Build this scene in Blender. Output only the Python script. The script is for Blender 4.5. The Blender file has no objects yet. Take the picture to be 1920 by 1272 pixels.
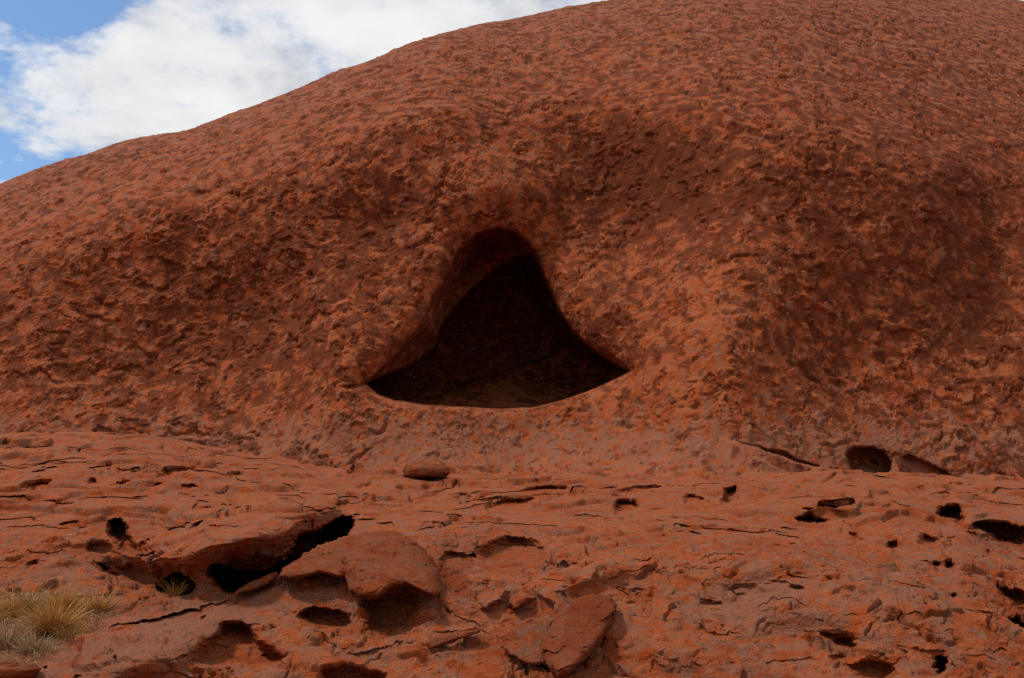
import bpy, math, random
import numpy as np
from mathutils import Vector

# ------------------------------------------------------------------ camera, sky, sun, exposure
S = bpy.context.scene
PITCH = math.radians(9.5)
FP = 1864.0                      # focal length in photo pixels (photo 1920 x 1272)
EYE = 1.6
cam = bpy.data.cameras.new("camera")
cam.sensor_width = 36.0
cam.lens = 36.0 * FP / 1920.0
cam.clip_start = 0.1
cam.clip_end = 5000
co = bpy.data.objects.new("camera", cam)
co.location = (0, 0, EYE)
co.rotation_euler = (math.radians(90) + PITCH, 0, 0)
S.collection.objects.link(co)
S.camera = co

SUN_EL, SUN_AZ = math.radians(60), math.radians(268)   # azimuth clockwise from +Y
SKY = 0.15
world = bpy.data.worlds.new("World")
S.world = world
world.use_nodes = True
nt = world.node_tree
nt.nodes.clear()


def N(tree, kind, **kw):
    n = tree.nodes.new(kind)
    for k, v in kw.items():
        if k == 'inp':
            for a, b in v.items():
                n.inputs[a].default_value = b
        else:
            setattr(n, k, v)
    return n


def M2(tree, op, a, b=None, c=None, clamp=False):
    n = tree.nodes.new('ShaderNodeMath')
    n.operation = op
    n.use_clamp = clamp
    for i, v in enumerate((a, b, c)):
        if v is None:
            continue
        if isinstance(v, (int, float)):
            n.inputs[i].default_value = v
        else:
            tree.links.new(v, n.inputs[i])
    return n.outputs[0]


def ramp(tree, src, stops, interp='LINEAR'):
    r = tree.nodes.new('ShaderNodeValToRGB')
    r.color_ramp.interpolation = interp
    e = r.color_ramp.elements
    while len(e) > 1:
        e.remove(e[-1])
    e[0].position = stops[0][0]
    e[0].color = tuple(stops[0][1]) + (1,) if not isinstance(stops[0][1], (int, float)) else (stops[0][1],) * 3 + (1,)
    for p, c in stops[1:]:
        k = e.new(p)
        k.color = tuple(c) + (1,) if not isinstance(c, (int, float)) else (c, c, c, 1)
    tree.links.new(src, r.inputs[0])
    return r.outputs[0]


def mixc(tree, f, a, b, mode='MIX'):
    n = tree.nodes.new('ShaderNodeMix')
    n.data_type = 'RGBA'
    n.blend_type = mode
    for sock, v in ((n.inputs[0], f), (n.inputs[6], a), (n.inputs[7], b)):
        if isinstance(v, (int, float)):
            sock.default_value = v
        elif isinstance(v, tuple):
            sock.default_value = v + (1,) if len(v) == 3 else v
        else:
            tree.links.new(v, sock)
    return n.outputs[2]


def noise(tree, vec, scale, detail=6, rough=0.55, dist=0.0, lac=2.0):
    n = N(tree, 'ShaderNodeTexNoise', inp={'Scale': scale, 'Detail': detail, 'Roughness': rough,
                                           'Distortion': dist, 'Lacunarity': lac})
    tree.links.new(vec, n.inputs['Vector'])
    return n.outputs['Fac'], n.outputs['Color']


def mapping(tree, vec, loc=(0, 0, 0), rot=(0, 0, 0), scale=(1, 1, 1)):
    n = N(tree, 'ShaderNodeMapping')
    n.inputs['Location'].default_value = loc
    n.inputs['Rotation'].default_value = rot
    n.inputs['Scale'].default_value = scale
    tree.links.new(vec, n.inputs['Vector'])
    return n.outputs[0]


# broken cloud over a blue sky, laid on a flat cloud deck (direction / height)
tc = N(nt, 'ShaderNodeTexCoord').outputs['Generated']
sky = N(nt, 'ShaderNodeTexSky', sky_type='NISHITA', sun_disc=False, sun_elevation=SUN_EL, sun_rotation=SUN_AZ,
        air_density=1.0, dust_density=0.6, ozone_density=1.6)
sx = N(nt, 'ShaderNodeSeparateXYZ')
nt.links.new(tc, sx.inputs[0])
hz = M2(nt, 'MAXIMUM', M2(nt, 'ADD', sx.outputs[2], 0.22), 0.05)
cx = M2(nt, 'DIVIDE', sx.outputs[0], hz)
cy = M2(nt, 'DIVIDE', sx.outputs[1], hz)
cv = N(nt, 'ShaderNodeCombineXYZ')
nt.links.new(cx, cv.inputs[0])
nt.links.new(cy, cv.inputs[1])
deck = cv.outputs[0]
c1, _ = noise(nt, mapping(nt, deck, loc=(3.1, 7.7, 0)), 2.9, 13, 0.62, 0.1)
c2, _ = noise(nt, mapping(nt, deck, loc=(11.3, 2.1, 4)), 0.9, 4, 0.5)
# the one large gap in the cloud, out to the left
gx = M2(nt, 'ADD', M2(nt, 'DIVIDE', sx.outputs[0], sx.outputs[1]), 0.545)
gap = M2(nt, 'MULTIPLY', ramp(nt, M2(nt, 'ABSOLUTE', gx), [(0.0, 1.0), (0.07, 0.85), (0.15, 0.25), (0.26, 0.0)], 'EASE'),
         ramp(nt, sx.outputs[1], [(0.3, 0.0), (0.6, 1.0)]))
cov = M2(nt, 'ADD', M2(nt, 'ADD', M2(nt, 'MULTIPLY_ADD', c1, 1.9, -0.45), M2(nt, 'MULTIPLY', M2(nt, 'SUBTRACT', c2, 0.5), 0.25)), 0.15)
cov = M2(nt, 'SUBTRACT', cov, M2(nt, 'MULTIPLY', gap, 0.23))
cloud = ramp(nt, cov, [(0.455, 0.0), (0.52, 0.38), (0.59, 0.82), (0.68, 1.0)])
thick, _ = noise(nt, mapping(nt, deck, loc=(1.3, 5.1, 9)), 5.5, 8, 0.56, 0.1)
ctone = ramp(nt, M2(nt, 'ADD', M2(nt, 'MULTIPLY', thick, 0.8), M2(nt, 'MULTIPLY', cov, -0.15)),
             [(0.20, (1.0, 1.0, 1.0)), (0.34, (0.88, 0.89, 0.91)), (0.44, (0.66, 0.68, 0.72))])
bgs = N(nt, 'ShaderNodeBackground', inp={'Strength': SKY})
skyc = mixc(nt, 1.0, sky.outputs[0], (0.80, 0.92, 1.0), 'MULTIPLY')
sc_ = N(nt, 'ShaderNodeVectorMath', operation='SCALE')
nt.links.new(ctone, sc_.inputs[0])
sc_.inputs['Scale'].default_value = 0.90 / SKY
nt.links.new(mixc(nt, cloud, skyc, sc_.outputs[0]), bgs.inputs['Color'])
wo = N(nt, 'ShaderNodeOutputWorld')
nt.links.new(bgs.outputs[0], wo.inputs['Surface'])

sl = bpy.data.lights.new("sun", 'SUN')
sl.energy = 2.8
sl.angle = math.radians(6)
sl.color = (1.0, 0.95, 0.88)
so = bpy.data.objects.new("sun", sl)
so.rotation_euler = (math.radians(90) - SUN_EL, 0, -SUN_AZ + math.pi)
sd_ = Vector((math.sin(SUN_AZ) * math.cos(SUN_EL), math.cos(SUN_AZ) * math.cos(SUN_EL), math.sin(SUN_EL)))
so.rotation_euler = sd_.to_track_quat('Z', 'Y').to_euler()
S.collection.objects.link(so)

S.view_settings.view_transform = 'Standard'
S.view_settings.look = 'None'
S.view_settings.exposure = 0.0
S.view_settings.gamma = 1.0
S.view_settings.use_curve_mapping = False
S.cycles.use_denoising = False
S.cycles.sample_clamp_direct = 4.0
S.cycles.sample_clamp_indirect = 1.0
S.cycles.max_bounces = 6
S.cycles.diffuse_bounces = 5

# ------------------------------------------------------------------ numeric noise
rng = np.random.RandomState(11)
PERM = rng.permutation(256).astype(np.int32)
PERM = np.concatenate([PERM, PERM, PERM])
GR = rng.normal(size=(256, 3)).astype(np.float32)
GR /= np.linalg.norm(GR, axis=1)[:, None]


def perlin(x, y, z):
    x = x.astype(np.float32); y = y.astype(np.float32); z = z.astype(np.float32)
    xi = np.floor(x).astype(np.int32); yi = np.floor(y).astype(np.int32); zi = np.floor(z).astype(np.int32)
    xf = x - xi; yf = y - yi; zf = z - zi
    xi &= 255; yi &= 255; zi &= 255
    u = xf * xf * xf * (xf * (xf * 6 - 15) + 10)
    v = yf * yf * yf * (yf * (yf * 6 - 15) + 10)
    w = zf * zf * zf * (zf * (zf * 6 - 15) + 10)
    out = 0
    for dx in (0, 1):
        wx = u if dx else 1 - u
        px = PERM[(xi + dx) & 255]
        for dy in (0, 1):
            wy = v if dy else 1 - v
            py = PERM[(px + yi + dy) & 255]
            for dz in (0, 1):
                wz = w if dz else 1 - w
                g = GR[PERM[(py + zi + dz) & 255]]
                out = out + wx * wy * wz * (g[..., 0] * (xf - dx) + g[..., 1] * (yf - dy) + g[..., 2] * (zf - dz))
    return out * 1.5


def fbm(P, s, octv=4, rough=0.5, off=0.0, st=(1, 1, 1)):
    a, tot, f, r = 1.0, 0.0, 1.0 / s, 0
    for i in range(octv):
        r = r + a * perlin(P[..., 0] * f * st[0] + off + 17.3 * i, P[..., 1] * f * st[1] + off * 1.7 + 5.1 * i,
                           P[..., 2] * f * st[2] - off + 9.7 * i)
        tot += a
        a *= rough
        f *= 2.03
    return r / tot


def sstep(a, b, x):
    t = np.clip((x - a) / (b - a + 1e-12), 0, 1)
    return t * t * (3 - 2 * t)


def spline(pts, x):
    xs = np.array([p[0] for p in pts], float)
    ys = np.array([p[1] for p in pts], float)
    m = np.gradient(ys, xs)
    xx = np.clip(x, xs[0], xs[-1])
    i = np.clip(np.searchsorted(xs, xx) - 1, 0, len(xs) - 2)
    h = xs[i + 1] - xs[i]
    t = (xx - xs[i]) / h
    t2, t3 = t * t, t * t * t
    return ((2 * t3 - 3 * t2 + 1) * ys[i] + (t3 - 2 * t2 + t) * h * m[i]
            + (-2 * t3 + 3 * t2) * ys[i + 1] + (t3 - t2) * h * m[i + 1])


# bearing t = x/y, rise e = (z-eye)/y   <->  position on the survey sheet (photo pixels)
CP, SP = math.cos(PITCH), math.sin(PITCH)


def sheet(t, e):
    d = CP + e * SP
    return 960 + FP * t / d, 636 - FP * (-SP + e * CP) / d


def rise(py):
    a = (636 - py) / FP
    return (SP + a * CP) / (CP - a * SP)


def bearing(px, py):
    a = (636 - py) / FP
    return (px - 960) / FP / (CP - a * SP)


def at(px, py, Y):
    return Vector((bearing(px, py) * Y, Y, EYE + rise(py) * Y))


def sdf(poly, X, Y):
    """signed distance, positive inside"""
    p = np.array(poly, float)
    d = np.full(X.shape, 1e9)
    ins = np.zeros(X.shape, bool)
    n = len(p)
    for i in range(n):
        a, b = p[i], p[(i + 1) % n]
        ex, ey = b - a
        wx, wy = X - a[0], Y - a[1]
        h = np.clip((wx * ex + wy * ey) / (ex * ex + ey * ey + 1e-9), 0, 1)
        d = np.minimum(d, (wx - h * ex) ** 2 + (wy - h * ey) ** 2)
        c = (a[1] > Y) != (b[1] > Y)
        with np.errstate(divide='ignore', invalid='ignore'):
            xc = (b[0] - a[0]) * (Y - a[1]) / (b[1] - a[1] + 1e-12) + a[0]
        ins ^= c & (X < xc)
    d = np.sqrt(d)
    return np.where(ins, d, -d)


def flakes(P, s, off, bed=0.7, wst=(1, 1, 1), k=1.6, cover=0.0, groove=0.75, gw=0.12):
    """spalled plates: thickness grows downhill to an edge, then drops; edges never finer than the mesh"""
    n = fbm(P, s * 2.2, 4, 0.5, off, wst)
    ph = n * k * 2 + P[..., 2] * bed / s
    fw = np.abs(np.gradient(ph, axis=0)) + np.abs(np.gradient(ph, axis=1))
    w = np.clip(2.2 * fw, 0.03, 0.6)
    f = ph - np.floor(ph)
    t = sstep(0, 1, (f - (1 - w)) / w)
    saw = (1 - f) ** 1.6 * (1 - t) + t
    m = sstep(-0.02 - cover, 0.16 - cover, fbm(P, s * 1.7, 3, 0.5, off + 41)) * sstep(0.6, 0.3, w)
    g_ = np.maximum(gw, 1.6 * fw)
    gr = sstep(0, 1, (f - (1 - w - g_)) / g_) * (1 - sstep(0, 1, (f - (1 - w)) / (0.6 * w)))
    return saw * m - groove * gr * m * m


def seams(P, s, off, wst=(0.5, 0.6, 1), bed=2.0, k=1.0, cover=0.0):
    n = fbm(P, s * 2.2, 4, 0.5, off, wst)
    ph = n * k * 2 + P[..., 2] * bed / s
    fw = np.abs(np.gradient(ph, axis=0)) + np.abs(np.gradient(ph, axis=1))
    f = np.abs(ph - np.round(ph))
    m = sstep(0.02 - cover, 0.18 - cover, fbm(P, s * 1.3, 3, 0.5, off + 41, wst)) * sstep(0.45, 0.2, fw)
    return m * m * (1 - sstep(0.4, 1.0, f / np.maximum(1.3 * fw, 0.03)))


# ------------------------------------------------------------------ materials
def rock_material(name, s, gain, dark=1.0, bump=1.0, varnish=True, stretch=1.0):
    """s: size of the pattern in metres"""
    m = bpy.data.materials.new(name)
    m.use_nodes = True
    t = m.node_tree
    t.nodes.clear()
    pos = N(t, 'ShaderNodeNewGeometry').outputs['Position']
    v = mapping(t, pos, scale=(1 / s, 1 / s, stretch / s))
    at_ = N(t, 'ShaderNodeAttribute', attribute_name='wear_shade')
    sp = N(t, 'ShaderNodeSeparateColor')
    t.links.new(at_.outputs['Color'], sp.inputs[0])
    R, G, B = sp.outputs[0], sp.outputs[1], sp.outputs[2]
    n1, _ = noise(t, v, 1.0, 9, 0.66, 0.1)
    n2, _ = noise(t, mapping(t, v, loc=(7, 3, 2)), 2.1, 10, 0.70, 0.1)
    n3, _ = noise(t, mapping(t, v, loc=(1, 8, 5)), 0.35, 4, 0.5)
    fine, _ = noise(t, v, 26.0, 5, 0.75)
    grain, _ = noise(t, v, 48.0, 3, 0.8)
    g = gain
    orange = (0.44 * g, 0.085 * g, 0.017 * g)
    pink = (0.42 * g, 0.120 * g, 0.046 * g)
    rust = (0.34 * g, 0.058 * g, 0.010 * g)
    grey = (0.30 * g, 0.130 * g, 0.078 * g)
    varn_shade = (0.130 * g, 0.026 * g, 0.007 * g)
    c = mixc(t, ramp(t, n2, [(0.43, 0.0), (0.53, 1.0)]), orange, pink)
    c = mixc(t, ramp(t, M2(t, 'ADD', M2(t, 'MULTIPLY', n1, 0.6), M2(t, 'MULTIPLY', n3, 0.4)), [(0.50, 0.0), (0.58, 0.85)]), c, rust)
    n4, _ = noise(t, mapping(t, v, loc=(4, 1, 9), scale=(1, 1, 0.6)), 1.7, 9, 0.68, 0.15)
    c = mixc(t, ramp(t, M2(t, 'ADD', n4, M2(t, 'MULTIPLY', G, 0.28)), [(0.58, 0.0), (0.68, 0.75)]), c, grey)
    if varnish:
        n5, _ = noise(t, mapping(t, v, loc=(2, 9, 6)), 1.0, 10, 0.66, 0.15)
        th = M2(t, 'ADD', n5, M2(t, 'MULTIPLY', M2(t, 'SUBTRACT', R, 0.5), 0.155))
        c = mixc(t, ramp(t, th, [(0.485, 0.0), (0.510, 0.52), (0.57, 0.76), (0.68, 0.95)]), c, varn_shade)
    else:
        c = mixc(t, R, c, varn_shade)
    # loose red sand
    c = mixc(t, B, c, (0.30 * g, 0.105 * g, 0.05 * g))
    c = mixc(t, 1.0, c, ramp(t, fine, [(0.25, 0.50), (0.5, 1.0), (0.75, 1.5)]), 'MULTIPLY')
    c = mixc(t, 1.0, c, ramp(t, grain, [(0.25, 0.55), (0.5, 1.0), (0.75, 1.45)]), 'MULTIPLY')
    # relief too fine for the mesh
    b1, _ = noise(t, v, 3.2, 8, 0.62, 0.3)
    b2, _ = noise(t, v, 15.0, 5, 0.7)
    sxyz = N(t, 'ShaderNodeSeparateXYZ')
    t.links.new(v, sxyz.inputs[0])
    e1, _ = noise(t, mapping(t, v, loc=(5, 5, 1)), 1.6, 6, 0.55, 0.3)
    saw = M2(t, 'FRACT', M2(t, 'ADD', M2(t, 'MULTIPLY', e1, 7.0), M2(t, 'MULTIPLY', sxyz.outputs[2], 1.9 / stretch)))
    em, _ = noise(t, mapping(t, v, loc=(9, 5, 3)), 2.2, 3, 0.5)
    saw = M2(t, 'MULTIPLY', M2(t, 'SUBTRACT', 1.0, saw), ramp(t, em, [(0.46, 0.0), (0.56, 1.0)]))
    h = M2(t, 'ADD', M2(t, 'MULTIPLY', b1, 0.55), M2(t, 'ADD', M2(t, 'MULTIPLY', b2, 0.36), M2(t, 'MULTIPLY', saw, 0.30)))
    bp = N(t, 'ShaderNodeBump', inp={'Strength': 0.45 if varnish else 0.9, 'Distance': 0.22 * s * bump})
    t.links.new(h, bp.inputs['Height'])
    bs = N(t, 'ShaderNodeBsdfPrincipled', inp={'Roughness': 0.92, 'Specular IOR Level': 0.12})
    t.links.new(c, bs.inputs['Base Color'])
    t.links.new(bp.outputs[0], bs.inputs['Normal'])
    out = N(t, 'ShaderNodeOutputMaterial')
    t.links.new(bs.outputs[0], out.inputs[0])
    return m


GAIN = 1.0
m_dome = rock_material('dome_rock', 0.38, 0.69 * GAIN)
m_shelf = rock_material('shelf_rock', 0.32, 0.70 * GAIN, varnish=False, stretch=1.5)
m_bould = rock_material('boulder_rock', 0.32, 0.56 * GAIN, varnish=False)


# ------------------------------------------------------------------ building meshes from grids
def link(name, me, mat, parent=None, kind=None, label=None, cat=None, group=None):
    o = bpy.data.objects.new(name, me)
    S.collection.objects.link(o)
    if mat:
        me.materials.append(mat)
    if parent:
        o.parent = parent
    for k, v in (('kind', kind), ('label', label), ('category', cat), ('group', group)):
        if v:
            o[k] = v
    return o


def mesh_from(P, F, wear_shade=None, smooth=True, name='m'):
    me = bpy.data.meshes.new(name)
    me.vertices.add(len(P))
    me.vertices.foreach_set('co', P.astype(np.float32).ravel())
    k = F.shape[1]
    me.loops.add(F.size)
    me.loops.foreach_set('vertex_index', F.astype(np.int32).ravel())
    me.polygons.add(len(F))
    me.polygons.foreach_set('loop_start', np.arange(0, F.size, k, dtype=np.int32))
    me.polygons.foreach_set('loop_total', np.full(len(F), k, dtype=np.int32))
    me.polygons.foreach_set('use_smooth', np.full(len(F), smooth, dtype=bool))
    me.update(calc_edges=True)
    if wear_shade is not None:
        a = me.color_attributes.new('wear_shade', 'FLOAT_COLOR', 'POINT')
        c = np.ones((len(P), 4), np.float32)
        c[:, :3] = wear_shade
        a.data.foreach_set('color', c.ravel())
    me.validate()
    return me


def grid_faces(nr, nc):
    i = np.arange(nr * nc).reshape(nr, nc)
    return np.stack([i[:-1, :-1], i[:-1, 1:], i[1:, 1:], i[1:, :-1]], -1).reshape(-1, 4)


def grid_normals(P):
    du = np.gradient(P, axis=1)
    dv = np.gradient(P, axis=0)
    n = np.cross(du, dv)
    return n / (np.linalg.norm(n, axis=-1, keepdims=True) + 1e-9)


def split_grid(P, wear_shade, ids, mat, name, label, parts):
    """one grid, its faces shared out between the body (id 0) and the named hollows"""
    nr, nc = P.shape[:2]
    F = grid_faces(nr, nc)
    V = P.reshape(-1, 3)
    W = wear_shade.reshape(-1, 3)
    idf = ids.ravel()[F].min(axis=1)

    def sub(sel):
        f = F[sel]
        u, inv = np.unique(f, return_inverse=True)
        return mesh_from(V[u], inv.reshape(-1, 4), W[u], name=name)
    body = link(name, sub(idf == 0), mat, kind='structure', label=label)
    for k, (pn, lab) in parts.items():
        s_ = idf == k
        if s_.sum() > 6:
            link(pn, sub(s_), mat, parent=body, label=lab)
    return body


def bearings(n_in, n_out, lim=0.60, far=1.5):
    a = np.linspace(-lim, lim, n_in)
    st = a[1] - a[0]
    g = np.cumsum(st * np.geomspace(1, (far - lim) / st / 12, n_out))
    g = g * (far - lim) / g[-1]
    return np.concatenate([-lim - g[::-1], a, lim + g])


# ================================================================== THE DOME
SIL = [(-900, 760), (-500, 560), (-250, 450), (0, 347), (60, 322), (160, 287), (250, 260), (300, 253), (340, 247), (400, 226), (480, 198),
       (560, 168), (640, 132), (720, 102), (800, 73), (880, 51), (960, 37), (1040, 19), (1110, 7), (1300, -28),
       (1500, -40), (1700, -22), (1880, -1), (1920, 4), (2100, 50), (2400, 140), (3000, 360)]
BROW = [(-600, 720), (-200, 580), (0, 510), (200, 440), (450, 365), (600, 315), (760, 270), (950, 240), (1150, 225),
        (1400, 260), (1600, 320), (1920, 370), (2200, 420), (2800, 600)]
FOOT = [(-600, 27), (0, 25.5), (400, 25), (700, 23.4), (960, 22.5), (1200, 22.2), (1400, 22.4), (1650, 23.2),
        (1920, 24.2), (2600, 27)]

tt = bearings(1120, 46)
nc = len(tt)
esil = np.full(nc, 0.4)
for _ in range(25):
    px, _y = sheet(tt, esil)
    esil = 0.5 * esil + 0.5 * rise(spline(SIL, px))
NR = 560
g = np.linspace(0, 1, NR)[:, None]
e0 = rise(945.0)
E = e0 + (esil[None, :] - e0) * g
T = np.broadcast_to(tt[None, :], E.shape)
PX, PY = sheet(T, E)
brow = spline(BROW, PX)
silr = spline(SIL, PX)
up = np.clip((brow - PY) / np.maximum(brow - silr, 40), 0, 1.05)          # 0 at the brow, 1 at the skyline
wallk = 2.1 + 0.5 * fbm(np.stack([PX / 300, PY / 300, PX * 0], -1), 1, 2, 0.5, 3.0)
apron = sstep(750, 850, PY) * np.exp(-np.abs((PX - 1060) / 380.0) ** 3)
wallk = wallk * (1 - apron) + (0.75 - 0.35 * sstep(820, 890, PY)) * apron
domek = 0.62 - 0.40 * up ** 0.8
K = wallk + (domek - wallk) * sstep(60, -70, PY - brow)
K = np.maximum(K, 0.14)
# a short lip at the very skyline
K = np.where(up > 0.985, 0.10, K)
dE = np.diff(E, axis=0)
lnY = np.concatenate([np.zeros((1, nc)), np.cumsum(dE / (0.5 * (K[1:] + K[:-1])), axis=0)], 0)
Yb = np.exp(lnY) * spline(FOOT, PX[0])[None, :]


def soft(cx_, cy_, rx, ry, rot=0.0):
    c, s = math.cos(rot), math.sin(rot)
    dx, dy = PX - cx_, PY - cy_
    a = (dx * c + dy * s) / rx
    b = (-dx * s + dy * c) / ry
    return np.exp(-(a * a + b * b))


WX = PX + 7 * fbm(np.stack([PX / 60, PY / 60, PX * 0], -1), 1, 4, 0.6, 8.0)
WY = PY + 7 * fbm(np.stack([PX / 60, PY / 60, PX * 0], -1), 1, 4, 0.6, 18.0)
D = np.zeros_like(Yb)                                                      # metres pushed into the rock
D += 1.3 * soft(1195, 400, 170, 150)                                        # bowl above right of the cave
D += 1.1 * soft(480, 620, 260, 170, -0.35)                                  # broad hollow on the left
D += 1.0 * soft(1640, 640, 210, 220)                                        # hollow on the right
D += 0.8 * soft(720, 420, 90, 120, 0.4)
D -= 0.7 * soft(1345, 660, 130, 230)                                        # rib between them
D -= 0.9 * soft(640, 650, 70, 160)
D -= 0.9 * soft(940, 350, 110, 60)
D -= 0.7 * soft(1120, 560, 60, 110, -0.4)
D += 0.8 * soft(1850, 470, 90, 200)

CAVE_OUT = [(680, 722), (715, 692), (752, 655), (788, 610), (808, 560), (830, 515), (858, 470), (890, 441), (925, 430), (962, 437),
            (992, 458), (1015, 492), (1032, 535), (1050, 578), (1074, 616), (1110, 645), (1150, 672), (1184, 697), (1150, 716),
            (1100, 738), (1050, 756), (1000, 768), (950, 771), (880, 768), (800, 763), (740, 756), (705, 742)]
CAVE_IN = [(683, 721), (730, 700), (762, 687), (790, 668), (812, 650), (822, 612), (845, 580), (880, 542), (920, 508), (962, 482),
           (985, 474), (1003, 482), (1018, 505), (1034, 540), (1052, 582), (1078, 622), (1112, 652), (1150, 680), (1182, 698), (1150, 714),
           (1100, 735), (1050, 753), (1000, 765), (950, 768), (880, 765), (800, 760), (740, 752), (707, 740)]
D0 = D.copy()
so_ = sdf(CAVE_OUT, WX, WY)
si_ = sdf(CAVE_IN, PX + 0.4 * (WX - PX), PY + 0.4 * (WY - PY))
# rounded shoulder round the mouth
D += 0.55 * np.exp(-np.clip(-so_, 0, None) / 22.0) * sstep(790, 700, PY)
D += 2.1 * np.maximum(sstep(0, 48, so_) * sstep(770, 700, PY + 0.15 * np.abs(PX - 930)), sstep(0, 4, si_) * sstep(640, 700, PY)) + 1.0 * sstep(0, 8, so_) * sstep(760, 700, PY)
u_ = np.clip((PY - 470) / 300.0, 0, 1)
back = 4.0 + 1.2 * np.sin(np.clip(u_, 0, 1) * 2.4) - 0.8 * sstep(640, 760, PY) * sstep(830, 1000, PX)
ledge_l = sstep(0, 1, (WY - spline([(680, 760), (800, 745), (900, 705), (960, 688), (1040, 655), (1120, 610), (1200, 600)], WX)) / 9)
back = back - 0.7 * ledge_l
back = back - 0.5 * np.exp(-((WX - 950) / 55.0) ** 2) * sstep(690, 705, WY)
D += np.where(si_ > 0, 1, 0) * back * sstep(0, 1, si_ / (10 - 7 * sstep(690, 740, PY)))

C2 = [(1583, 852), (1590, 840), (1604, 834), (1640, 833), (1662, 843), (1677, 862), (1678, 880), (1668, 890), (1600, 890), (1592, 872)]
s2 = sdf(C2, PX + 0.3 * (WX - PX), PY + 0.3 * (WY - PY))
D += 0.75 * sstep(0, 9, s2) + 0.3 * sstep(0, 30, s2)
C3 = [(1688, 895), (1690, 850), (1705, 847), (1740, 862), (1775, 880), (1790, 900)]
D += 0.35 * sstep(0, 6, sdf(C3, WX, WY))
lobe = spline([(1300, 800), (1355, 818), (1420, 840), (1480, 864), (1560, 879), (1700, 888), (2000, 900)], WX)
D -= 1.3 * sstep(1340, 1430, PX) * sstep(2000, 1700, PX) * sstep(0, 5, WY - lobe)
C4 = [(1372, 822), (1420, 838), (1450, 845), (1470, 850), (1490, 862), (1535, 872), (1560, 900), (1480, 900), (1420, 860)]
D += 0.28 * sstep(0, 6, sdf(C4, WX, WY))
# the seam running left from the cave's corner
D += 0.12 * sstep(0, 3, sdf([(640, 728), (684, 720), (688, 725), (655, 737)], WX, WY))

Yd = Yb + D
P = np.stack([T * Yd, Yd, EYE + E * Yd], -1)
Y0_ = Yb + D0
N0 = grid_normals(np.stack([T * Y0_, Y0_, EYE + E * Y0_], -1))
N0 = -N0 if N0[300, 600, 1] > 0 else N0
# foot below the shelf, and the far slope beyond the skyline
last = P[-1]
esl = esil
rows_back = []
cur = last.copy()
ang = np.arctan(esl + 0.06)
dirh = np.stack([tt, np.ones(nc), 0 * tt], -1)
for i in range(36):
    stp = 0.35 * 1.16 ** i
    ang = ang - math.radians(1.9)
    cur = cur + np.stack([dirh[:, 0] * stp * np.cos(ang), dirh[:, 1] * stp * np.cos(ang), stp * np.sin(ang)], -1)
    rows_back.append(cur.copy())
    if i > 30:
        pass
foot_rows = []
cur = P[0].copy()
for i in range(5):
    cur = cur + np.stack([tt * -0.3, np.full(nc, -0.3), np.full(nc, -0.75)], -1)
    foot_rows.append(cur.copy())
nb, nf = len(rows_back), len(foot_rows)
P = np.concatenate([np.array(foot_rows[::-1]), P, np.array(rows_back)], 0)
pad = ((nf, nb), (0, 0))
PX = np.pad(PX, pad, mode='edge'); PY = np.pad(PY, pad, mode='edge')
so_ = np.pad(so_, pad, mode='edge'); si_ = np.pad(si_, pad, mode='edge'); s2 = np.pad(s2, pad, mode='edge')
up = np.pad(up, pad, mode='edge')
Nn = np.concatenate([np.repeat(N0[:1], nf, 0), N0, np.repeat(N0[-1:], nb, 0)], 0)
calm = 1 - 0.40 * np.pad(apron, pad, mode='edge')
calm = calm * np.where(si_ > 0, 0.45, 1.0)
edge_in = 1 - 0.85 * sstep(-6, 2, so_) * sstep(40, 6, so_) * sstep(700, 760, PY)
H = 0.32 * fbm(P, 5.0, 3, 0.5, 2.0) + 0.07 * fbm(P, 1.6, 3, 0.5, 6.0)
H += calm * (0.055 * flakes(P, 0.60, 5.0, bed=0.45, k=1.1, groove=1.2) + 0.045 * flakes(P, 0.34, 15.0, bed=0.45, k=1.1, cover=0.03, groove=1.1)
             + 0.026 * flakes(P, 0.18, 27.0, bed=0.4, k=1.1, cover=0.06) + 0.012 * fbm(P, 0.30, 3, 0.65, 61.0))
bigf = sstep(0.2, 0.8, up)
H *= 1 - 0.35 * sstep(0.80, 0.98, up)
H += bigf * (1 - 0.75 * sstep(0.80, 0.98, up)) * (0.065 * flakes(P, 0.9, 77.0, bed=1.0, cover=0.1, groove=1.2) + 0.07 * flakes(P, 1.8, 87.0, bed=1.0, cover=0.1))
gully = sstep(0.1, 0.5, fbm(P, 3.0, 3, 0.5, 91.0, (1, 1, 0.25)))
H -= 0.05 * gully
P = P + Nn * (H * edge_in)[..., None]

# where desert varnish lies thickest, where the rock is bleached; painted shade in the cave
V_ = 0.50 + 0 * PX


def blot(cx_, cy_, rx, ry, a, rot=0.0):
    global V_
    V_ = V_ + a * soft(cx_, cy_, rx, ry, rot)


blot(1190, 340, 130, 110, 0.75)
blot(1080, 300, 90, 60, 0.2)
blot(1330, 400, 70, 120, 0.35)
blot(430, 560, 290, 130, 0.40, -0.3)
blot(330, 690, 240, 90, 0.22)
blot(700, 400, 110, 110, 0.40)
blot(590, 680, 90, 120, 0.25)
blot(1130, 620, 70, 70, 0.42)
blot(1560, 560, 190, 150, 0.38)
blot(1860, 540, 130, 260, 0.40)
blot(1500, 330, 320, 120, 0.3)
blot(1300, 120, 700, 140, 0.08)
blot(1150, 380, 150, 90, 0.1)
blot(1750, 250, 250, 150, 0.18)
blot(900, 830, 400, 60, -0.75)
blot(1340, 640, 90, 190, -0.40)
blot(1350, 790, 160, 70, -0.4)
blot(940, 320, 60, 60, -0.25)
blot(60, 760, 200, 60, -0.2)
blot(250, 360, 300, 60, -0.1, -0.3)
blot(1650, 820, 300, 60, -0.35)
blot(1000, 180, 500, 110, -0.06)
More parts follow.
